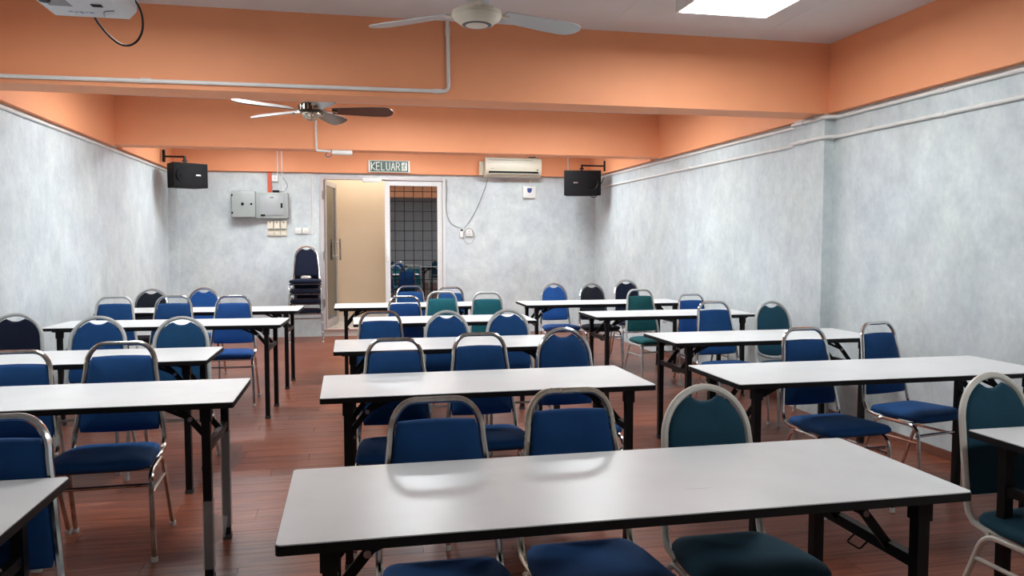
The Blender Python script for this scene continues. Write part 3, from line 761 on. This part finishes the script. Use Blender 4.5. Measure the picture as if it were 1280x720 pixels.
for k in range(2):
    sw = thing('wall_switch', (-0.745 + k * 0.105, YB, 1.575), ['left', 'right'][k] + ' of two white light switches beside the door', 'switch', 'light switches beside the door')
    build(MB().rbox(-0.045, 0.045, -0.025, 0, -0.045, 0.045, 0.005), 'plate', 'white_plastic', sw)
    build(MB().rbox(-0.012, 0.012, -0.031, -0.025, -0.018, 0.018, 0.002), 'rocker', 'ivory_plastic', sw)

# emergency lamp under the middle beam
em = thing('emergency_light', (-0.075, Y2 + 0.06, 2.455), 'small white emergency light under the middle beam', 'light fixture')
build(MB().rbox(-0.115, 0.115, -0.05, 0.05, -0.05, 0.0, 0.01), 'housing', 'white_plastic', em)
build(MB().tube([(-0.10, -0.03, -0.04), (-0.14, -0.03, -0.085), (-0.185, -0.03, -0.075), (-0.175, -0.03, -0.035), (-0.125, -0.03, -0.02)], 0.006, 6, bend=0.03), 'wire', 'grey_cable', em)

# ------------------------------------------------------------------ tables
TH = 0.76
def make_table(x, y, L, a, label, D=0.573):
    t = thing('folding_table', (x * S, y * S, 0), label, 'table', 'white folding tables', a)
    L *= S
    w, d = L / 2, D / 2
    # rounded-corner slab
    def slab(w, d, r=0.012):
        pts = []
        for cx, cy, a0 in ((w - r, d - r, 0), (-w + r, d - r, 90), (-w + r, -d + r, 180), (w - r, -d + r, 270)):
            for k in range(4):
                q = math.radians(a0 + 30 * k); pts.append((cx + r * math.cos(q), cy + r * math.sin(q)))
        return pts
    fn = lambda u, v, z: (u, v, z)
    build(MB().prism(slab(w - 0.0015, d - 0.0015), fn, TH - 0.003, TH), 'tabletop', 'white_laminate', t, smooth=30)
    build(MB().prism(slab(w, d), fn, TH - 0.025, TH - 0.003), 'edge_band', 'black_edge', t, smooth=30)
    ix = w - 0.115; iy = d - 0.055; T = 0.034
    build(MB().box(-w + 0.05, w - 0.05, d - 0.10, d - 0.08, TH - 0.042, TH - 0.025), 'underframe_rail', 'black_enamel', t, smooth=0)
    build(MB().box(-w + 0.05, w - 0.05, -d + 0.08, -d + 0.10, TH - 0.042, TH - 0.025), 'underframe_rail', 'black_enamel', t, smooth=0)
    for sx in (-1, 1):
        for sy in (-1, 1):
            lg = build(MB().box(sx * ix - T / 2, sx * ix + T / 2, sy * iy - T / 2, sy * iy + T / 2, 0.012, TH - 0.025), 'leg', 'black_enamel', t, smooth=0)
            build(MB().box(sx * ix - 0.020, sx * ix + 0.020, sy * iy - 0.020, sy * iy + 0.020, 0.0, 0.022), 'foot_cap', 'rubber', lg, smooth=0)
            build(MB().box(sx * ix - 0.022, sx * ix + 0.022, sy * iy - 0.021, sy * iy + 0.021, TH - 0.085, TH - 0.025), 'hinge_bracket', 'black_enamel', lg, smooth=0)
        zb = TH - 0.205
        build(MB().box(sx * ix - 0.013, sx * ix + 0.013, -iy + T / 2, iy - T / 2, zb - 0.016, zb + 0.016), 'crossbar', 'black_enamel', t, smooth=0)
        for sy in (-1, 1):
            mid = (sx * (ix - 0.085), sy * 0.118, zb + 0.105)
            br = build(MB().bar((sx * ix, sy * 0.115, zb), mid, 0.009, 0.026).bar(mid, (sx * (ix - 0.155), sy * 0.118, TH - 0.028), 0.009, 0.026), 'fold_brace', 'black_enamel', t, smooth=0)
            build(MB().bar(mid, (sx * (ix - 0.25), sy * 0.10, TH - 0.028), 0.007, 0.016), 'brace_link', 'black_enamel', br, smooth=0)
            build(MB().tube([(mid[0], mid[1] - 0.012, mid[2]), (mid[0], mid[1] + 0.012, mid[2])], 0.010, 8), 'rivet', 'brushed_steel', br)
        build(MB().tube([(sx * ix, -0.03, zb - 0.014), (sx * (ix - 0.03), -0.03, zb - 0.04), (sx * (ix - 0.03), 0.03, zb - 0.04), (sx * ix, 0.03, zb - 0.014)], 0.003, 6, bend=0.01), 'release_loop', 'black_enamel', t)
    return t
TABLES = {
 'M1': (0.748, 2.078, 1.847, 0.0, 'large white folding table nearest the camera, in the middle column'),
 'M2': (0.646, 3.744, 1.572, 0.004, 'white folding table second from the camera in the middle column'),
 'M3': (0.679, 5.204, 1.58, 0.0, 'white folding table third from the camera in the middle column'),
 'M4': (0.806, 6.825, 1.576, 0.003, 'white folding table in the middle column with two teal chairs behind it'),
 'M5': (0.620, 8.444, 1.58, 0.0, 'rearmost white folding table in the middle column, in front of the door'),
 'R1': (3.100, 2.085, 1.80, 0.0, 'white folding table cut off by the right edge, in front of the cream framed chair'),
 'R2': (2.741, 3.665, 1.826, -0.004, 'white folding table second from the camera in the right column'),
 'R3': (2.948, 5.150, 1.593, 0.0, 'white folding table third from the camera along the right wall'),
 'R4': (2.985, 6.970, 1.590, -0.01, 'white folding table fourth from the camera along the right wall, before the green chair'),
 'R5': (2.790, 8.387, 1.85, -0.005, 'rearmost white folding table in the right column, before the black chairs'),
 'L1': (-1.710, 2.140, 1.80, 0.0, 'white folding table cut off in the lower left corner of the view'),
 'L2': (-1.398, 3.749, 1.80, -0.004, 'white folding table second from the camera in the left column, leg wrapped in plastic'),
 'L3': (-1.690, 5.012, 1.74, -0.010, 'white folding table third from the camera in the left column'),
 'L4': (-1.475, 6.960, 1.84, -0.055, 'white folding table in the left column with a paper sheet on it'),
 'L5': (-1.450, 8.270, 1.90, -0.050, 'rearmost white folding table in the left column, before the stacked chairs'),
}
TB = {k: make_table(*v) for k, v in TABLES.items()}
# plastic wrap left on the legs of the second left table
wx_ = TABLES['L2'][2] * S / 2 - 0.115; wy_ = 0.573 / 2 - 0.055
for (sy, z0, z1, fx) in ((-1, 0.05, 0.34, 0.0), (1, 0.06, 0.52, 0.0)):
    mb = MB().box(wx_ - 0.021, wx_ + 0.021, sy * wy_ - 0.021, sy * wy_ + 0.021, z0, z1)
    fz = z1 - 0.06
    mb.add([(wx_ + 0.02, sy * wy_, fz), (wx_ + 0.075, sy * wy_ + 0.01, fz - 0.02), (wx_ + 0.065, sy * wy_ - 0.01, fz - 0.10), (wx_ + 0.02, sy * wy_, fz - 0.13),
            (wx_ + 0.02, sy * wy_ + 0.002, fz), (wx_ + 0.075, sy * wy_ + 0.012, fz - 0.02), (wx_ + 0.065, sy * wy_ - 0.008, fz - 0.10), (wx_ + 0.02, sy * wy_ + 0.002, fz - 0.13)],
           [(0, 1, 2, 3), (7, 6, 5, 4), (0, 4, 5, 1), (1, 5, 6, 2), (2, 6, 7, 3), (3, 7, 4, 0)])
    build(mb, 'plastic_wrap', 'clear_wrap', TB['L2'], smooth=0)

# ------------------------------------------------------------------ chairs
def by(z):                        # lean of the backrest plane
    return 0.195 + (z - 0.45) * 0.185
TR = 0.0115
def fx_A(z): return 0.182 - (z - 0.5) * 0.125
def fx_B(z): return 0.172 - max(0.0, z - 0.5) * 0.075

def arch_pts(kind):
    top = 0.93 - TR
    pts = []
    if kind == 'A':
        for z in (0.47, 0.60, 0.72, 0.80): pts.append((fx_A(z), z))
        x0 = fx_A(0.80)
        for k in range(1, 9):
            a = math.pi / 2 * k / 8
            pts.append((0.062 + (x0 - 0.062) * math.cos(a) ** 0.92, 0.80 + (top - 0.80) * math.sin(a) ** 0.92))
    else:
        for z in (0.47, 0.58, 0.68, 0.75): pts.append((fx_B(z), z))
        x0 = fx_B(0.75)
        for k in range(1, 11):
            a = math.pi / 2 * k / 10
            pts.append((x0 * math.cos(a) if k < 10 else 0.0, 0.75 + (top - 0.75) * math.sin(a)))
    return pts

def chair_meshes(kind):
    """list of (name, mesh, material slot, parent index)"""
    out = []
    half = arch_pts(kind)
    if kind == 'A':
        path = [(-x, z) for x, z in half] + [(x, z) for x, z in reversed(half)]
    else:
        path = [(-x, z) for x, z in half] + [(x, z) for x, z in reversed(half[:-1])]
    P = [(x, by(z), z) for x, z in path]
    xb = half[0][0]
    ends_l = [(-xb + 0.02, -0.02, 0.398), (-xb + 0.004, 0.12, 0.400), (-xb, 0.170, 0.415), (-xb, 0.190, 0.440)]
    ends_r = [(-x, y, z) for x, y, z in reversed(ends_l)]
    mb = MB().tube(ends_l + P + ends_r, TR if kind == 'A' else 0.0125, 8, r2=(0.0115 if kind == 'A' else 0.0125))
    if kind == 'C':
        ring = []
        for k in range(13):
            a = math.pi * k / 12
            ring.append((-fx_B(0.55) * math.cos(a), by(0.55 - 0.085 * math.sin(a)), 0.55 - 0.085 * math.sin(a)))
        mb.tube(ring, 0.0125, 8)
    out.append(('back_frame', mb.mesh('back_frame'), 'frame', None))
    # backrest pad
    ol = []
    if kind == 'A':
        zt, zb = 0.862, 0.505
        hw = lambda z: fx_A(z) - 0.011
        for u in (-0.95, -0.75, -0.4, 0, 0.4, 0.75, 0.95): ol.append((hw(zb) * u, zb - 0.004 * (1 - u * u)))
        for z in (0.53, 0.62, 0.72, 0.80, 0.84): ol.append((min(hw(z), 0.9), z))
        xt = hw(0.84) * 0.97
        for u in (0.97, 0.85, 0.5, 0, -0.5, -0.85, -0.97): ol.append((xt * u, zt - 0.006 * u * u))
        for z in (0.84, 0.80, 0.72, 0.62, 0.53): ol.append((-hw(z), z))
    else:
        zb = 0.505 if kind == 'B' else 0.50
        hw = lambda z: fx_B(z) - 0.013
        ub = (-0.95, -0.75, -0.4, 0, 0.4, 0.75, 0.95)
        for u in ub:
            drop = 0.004 * (1 - u * u) if kind == 'B' else 0.03 * (1 - u * u)
            ol.append((hw(0.52) * u * (1 if kind == 'B' else 0.96), (zb if kind == 'B' else 0.515) - drop))
        right = [(hw(z), z) for z in (0.54, 0.62, 0.70, 0.75)]
        x0 = hw(0.75); tp = 0.93 - 0.026
        for k in range(1, 8):
            a = math.radians(10 * k)
            px, pz = x0 * math.cos(a), 0.75 + (tp - 0.75) * math.sin(a)
            if px > 0.060: right.append((px, pz))
        right += [(0.052, tp - 0.012), (0.043, tp - 0.017), (0.030, tp - 0.025), (0.015, tp - 0.030)]
        ol += right + [(0, tp - 0.031)] + [(-x, z) for x, z in reversed(right)]
    sl = 0.185; ln = math.hypot(1, sl)
    fn = lambda u, v, t: (u, by(v) + 0.014 - t / ln, v - t * sl / ln)
    out.append(('backrest', MB().pad(ol, fn, 0.030, 0.010, 0.012, centre=(0, 0.69)).mesh('backrest', 60), 'fabric', None))
    # seat
    ol = []
    def corner(cx, cy, r, a0, n=4):
        return [(cx + r * math.cos(math.radians(a0 + 90 * k / n)), cy + r * math.sin(math.radians(a0 + 90 * k / n))) for k in range(n + 1)]
    if kind == 'A':
        fw_, rw_, r = 0.208, 0.178, 0.045
        ol += corner(fw_ - r, -0.225 + r, r, 270) + [(0.200, -0.08), (0.192, 0.06)] + corner(rw_ - r, 0.180 - r, r, 0) + corner(-rw_ + r, 0.180 - r, r, 90) + [(-0.192, 0.06), (-0.200, -0.08)] + corner(-fw_ + r, -0.225 + r, r, 180) + [(0, -0.232)]
    else:
        fw_, rw_ = 0.208, 0.175
        ol += corner(fw_ - 0.10, -0.225 + 0.10, 0.10, 270, 6) + [(0.205, -0.04), (0.193, 0.06)] + corner(rw_ - 0.06, 0.180 - 0.06, 0.06, 0) + corner(-rw_ + 0.06, 0.180 - 0.06, 0.06, 90) + [(-0.193, 0.06), (-0.205, -0.04)] + corner(-fw_ + 0.10, -0.225 + 0.10, 0.10, 180, 6) + [(0, -0.235)]
    fn = lambda u, v, t: (u, v, 0.408 + t - v * 0.03)
    out.append(('seat', MB().pad(ol, fn, 0.048, 0.014, 0.022, centre=(0, -0.02)).mesh('seat', 60), 'fabric', None))
    # seat frame: cross bars
    for yy_, zz_, hx_, rr_ in ((-0.12, 0.395, 0.19, 0.009), (0.10, 0.395, 0.185, 0.009), (-0.17, 0.335, 0.196, 0.008)):
        out.append(('seat_rail', MB().tube([(-hx_, yy_, zz_), (hx_, yy_, zz_)], rr_, 8).mesh('seat_rail'), 'frame', None))
    # legs: inverted U split at the middle of the side rail
    for sx in (-1, 1):
        i = len(out)
        out.append(('leg', MB().tube([(sx * 0.214, -0.215, 0.004), (sx * 0.202, -0.185, 0.395), (sx * 0.195, -0.02, 0.396)], 0.0105, 8, bend=0.07).mesh('leg'), 'frame', None))
        out.append(('foot_cap', MB().tube([(sx * 0.214, -0.215, 0.0), (sx * 0.2135, -0.213, 0.022)], 0.0135, 8).mesh('foot_cap'), 'clear_cap', i))
        i = len(out)
        out.append(('leg', MB().tube([(sx * 0.205, 0.245, 0.004), (sx * 0.192, 0.105, 0.396), (sx * 0.195, -0.02, 0.396)], 0.0105, 8, bend=0.07).mesh('leg'), 'frame', None))
        out.append(('foot_cap', MB().tube([(sx * 0.205, 0.245, 0.0), (sx * 0.204, 0.238, 0.022)], 0.0135, 8).mesh('foot_cap'), 'clear_cap', i))
        f = 0.30 / 0.395
        out.append(('stretcher', MB().tube([(sx * (0.214 - 0.012 * f), -0.215 + 0.03 * f, 0.30), (sx * (0.205 - 0.013 * f), 0.245 - 0.14 * f, 0.30)], 0.008, 8).mesh('stretcher'), 'frame', None))
    return out
PARTS = {k: chair_meshes(k) for k in 'ABC'}

def make_chair(kind, x, y, fab, frame, label, group, rz=0.0, sc=1.0, wx=1.0, z=0.0):
    """x, y: where the top of the backrest is, seen from above"""
    off = by(0.93) * sc
    root = thing('banquet_chair', (x + math.sin(rz) * off, y - math.cos(rz) * off, z), label, 'chair', group, rz)
    root.scale = (sc * wx, sc, sc)
    made = []
    for nm, me, slot, par in PARTS[kind]:
        m = {'frame': frame, 'fabric': fab}.get(slot, slot)
        made.append(put(nm, me, m, root if par is None else made[par]))
    return root
GL, GM, GR = 'chairs at the left tables', 'chairs at the middle tables', 'chairs at the right tables'
C = [
 # kind, x, y, fabric, frame, label, group, rot, scale, width
 ('A', -1.045, 2.530, 'fabric_blue', 'chrome', 'blue chair cut off by the left edge, behind the nearest left table', GL, 0.0, 1.0, 1.04),
 ('A', -1.630, 4.250, 'fabric_blue', 'chrome_tarnished', 'blue chair at the left edge behind the second left table, its side cut off', GL, 0.0, 0.97, 1.05),
 ('A', -1.155, 4.270, 'fabric_blue', 'chrome_tarnished', 'blue chair with tarnished chrome arch, tucked behind the second left table', GL, 0.02, 1.0, 1.08),
 ('B', -2.343, 6.100, 'fabric_navy', 'frame_silver_paint', 'dark navy round-backed chair at the left edge behind the third left table', GL, 0.0, 1.0, 1.10),
 ('B', -1.700, 5.760, 'fabric_blue', 'frame_silver_paint', 'blue round-backed chair in the middle behind the third left table', GL, 0.0, 1.0, 1.08),
 ('B', -1.136, 5.620, 'fabric_steel_blue', 'frame_silver_paint', 'steel blue round-backed chair behind the aisle end of the third left table', GL, 0.0, 1.0, 1.06),
 ('A', -2.170, 7.850, 'fabric_blue', 'frame_silver_paint', 'leftmost blue chair behind the table with the paper sheet', GL, 0.0, 1.0, 1.05),
 ('A', -1.641, 7.800, 'fabric_blue', 'chrome', 'middle blue chair behind the table with the paper sheet', GL, 0.0, 1.0, 1.05),
 ('A', -1.092, 7.720, 'fabric_royal', 'chrome', 'blue chair with visible seat at the aisle end of the paper sheet table', GL, 0.0, 1.0, 1.03),
 ('B', -2.120, 9.000, 'fabric_black', 'chrome', 'black round-backed chair behind the rearmost left table', GL, 0.0, 1.0, 1.03),
 ('B', -1.600, 9.100, 'fabric_royal', 'chrome', 'bright blue round-backed chair behind the rearmost left table', GL, 0.0, 1.0, 1.03),
 ('A', 0.272, 2.521, 'fabric_blue', 'chrome_tarnished', 'leftmost blue chair behind the nearest middle table', GM, 0.0, 1.0, 1.0),
 ('A', 0.745, 2.580, 'fabric_blue', 'chrome_aged', 'blue chair with yellowed arch, centre of the nearest middle table', GM, 0.0, 1.0, 1.0),
 ('B', 1.236, 2.545, 'fabric_dark_teal', 'frame_cream_paint', 'dark teal round-backed chair at the right of the nearest middle table', GM, 0.0, 1.0, 1.0),
 ('A', 0.225, 4.130, 'fabric_blue', 'chrome_tarnished', 'leftmost blue chair behind the second middle table', GM, 0.0, 1.0, 0.98),
 ('A', 0.706, 4.270, 'fabric_blue', 'chrome_tarnished', 'centre blue chair behind the second middle table', GM, 0.0, 1.0, 0.98),
 ('B', 1.236, 4.420, 'fabric_blue', 'chrome', 'blue round-backed chair with shiny chrome arch at the second middle table', GM, 0.0, 1.0, 1.0),
 ('A', 0.213, 5.760, 'fabric_blue', 'chrome_tarnished', 'blue square-backed chair behind the left end of the third middle table', GM, 0.0, 1.0, 1.0),
 ('B', 0.697, 5.700, 'fabric_blue', 'frame_silver_paint', 'blue round-backed chair behind the centre of the third middle table', GM, 0.0, 1.0, 1.0),
 ('B', 1.164, 5.720, 'fabric_blue', 'frame_silver_paint', 'blue round-backed chair behind the right end of the third middle table', GM, 0.0, 1.0, 1.0),
 ('A', 0.495, 7.320, 'fabric_royal', 'chrome_tarnished', 'bright blue chair left of the two teal chairs', GM, 0.0, 1.0, 0.98),
 ('A', 0.918, 7.900, 'fabric_teal', 'frame_silver_paint', 'left one of the two teal chairs behind the fourth middle table', GM, 0.0, 1.0, 1.0),
 ('A', 1.359, 7.720, 'fabric_teal', 'frame_silver_paint', 'right one of the two teal chairs behind the fourth middle table', GM, 0.0, 1.0, 1.0),
 ('A', 0.673, 9.000, 'fabric_blue', 'chrome', 'left blue chair behind the rearmost middle table, before the glazed door', GM, 0.0, 1.0, 1.0),
 ('A', 1.135, 8.900, 'fabric_blue', 'chrome_tarnished', 'right blue chair behind the rearmost middle table', GM, 0.0, 0.985, 1.0),
 ('B', 2.445, 2.545, 'fabric_dark_teal', 'frame_cream_paint', 'dark teal round-backed chair with cream frame at the right edge', GR, 0.06, 1.0, 1.0),
 ('A', 2.648, 4.137, 'fabric_blue', 'chrome', 'blue chair left of the turned one behind the second right table', GR, 0.05, 1.0, 0.97),
 ('A', 3.300, 4.340, 'fabric_blue', 'chrome', 'blue chair turned towards the right wall, behind the second right table', GR, 0.20, 1.0, 0.97),
 ('A', 3.051, 6.120, 'fabric_blue', 'chrome', 'blue square-backed chair behind the third right table', GR, 0.05, 1.0, 1.0),
 ('C', 3.560, 6.050, 'fabric_dark_teal', 'frame_silver_paint', 'dark teal oval-backed chair beside the right wall, behind the third right table', GR, 0.0, 1.0, 1.0),
 ('A', 3.050, 7.850, 'fabric_green_teal', 'frame_silver_paint', 'green square-backed chair behind the fourth right table', GR, 0.10, 1.0, 1.0),
 ('A', 3.580, 7.700, 'fabric_royal', 'chrome', 'low bright blue chair beside the right wall, behind the fourth right table', GR, 0.0, 0.95, 1.0),
 ('B', 2.450, 9.180, 'fabric_royal', 'chrome', 'bright blue round-backed chair behind the rearmost right table', GR, 0.0, 1.0, 1.0),
 ('B', 2.920, 9.120, 'fabric_black', 'chrome', 'black round-backed chair behind the rearmost right table, middle of three', GR, 0.0, 1.0, 1.0),
 ('B', 3.500, 9.480, 'fabric_navy', 'chrome', 'dark navy round-backed chair in the right rear, nearest the wall', GR, 0.0, 1.02, 1.0),
]
for (k, x, y, fab, fr, lb, gp, rz, sc, wx) in C:
    make_chair(k, x * S, y * S, fab, fr, lb, gp, rz, sc, wx)
SLB = ['lowest navy chair of the stack beside the door', 'second lowest navy chair of the stack beside the door', 'second highest navy chair of the stack beside the door', 'topmost navy chair of the stack beside the door, full back showing']
for k in range(4):
    make_chair('B', -0.615, 11.62 - 0.036 * k, 'fabric_navy', 'chrome', SLB[k], 'stacked chairs beside the door', 0.0, 1.0, 1.06, z=0.142 * k)

# ------------------------------------------------------------------ small things
a_ = TABLES['L4']
ps = thing('paper_sheet', (-1.36 * S, 6.98 * S, TH), 'white paper sheet lying on the fourth left table', 'paper', rz=0.4)
build(MB().box(-0.105, 0.105, -0.148, 0.148, 0.0, 0.0015), 'sheet', 'paper', ps, smooth=0)
build(MB().add([(-0.16, -0.05, 0.0016), (0.04, -0.09, 0.0016), (0.08, 0.12, 0.012), (-0.12, 0.16, 0.014), (-0.16, -0.05, 0.0026), (0.04, -0.09, 0.0026), (0.08, 0.12, 0.013), (-0.12, 0.16, 0.015)],
      [(0, 3, 2, 1), (4, 5, 6, 7), (0, 1, 5, 4), (1, 2, 6, 5), (2, 3, 7, 6), (3, 0, 4, 7)]), 'folded_flap', 'paper', ps, smooth=0)
bm = bmesh.new(); bmesh.ops.create_icosphere(bm, subdivisions=3, radius=1)
for v in bm.verts:
    q = 0.65 + 0.35 * math.sin(9 * v.co.x + 2) * math.cos(7 * v.co.y) + 0.2 * random.random()
    v.co = Vector((v.co.x * 0.09 * q, v.co.y * 0.06 * q, max(-0.012, v.co.z * 0.03 * q)))
me = bpy.data.meshes.new('crumpled_tissue'); bm.to_mesh(me); bm.free()
tag(put('crumpled_tissue', me, 'tissue', loc=(-0.62, 11.30, 0.142 * 3 + 0.483)), 'crumpled pale paper lying on the seat of the topmost stacked chair', 'paper')
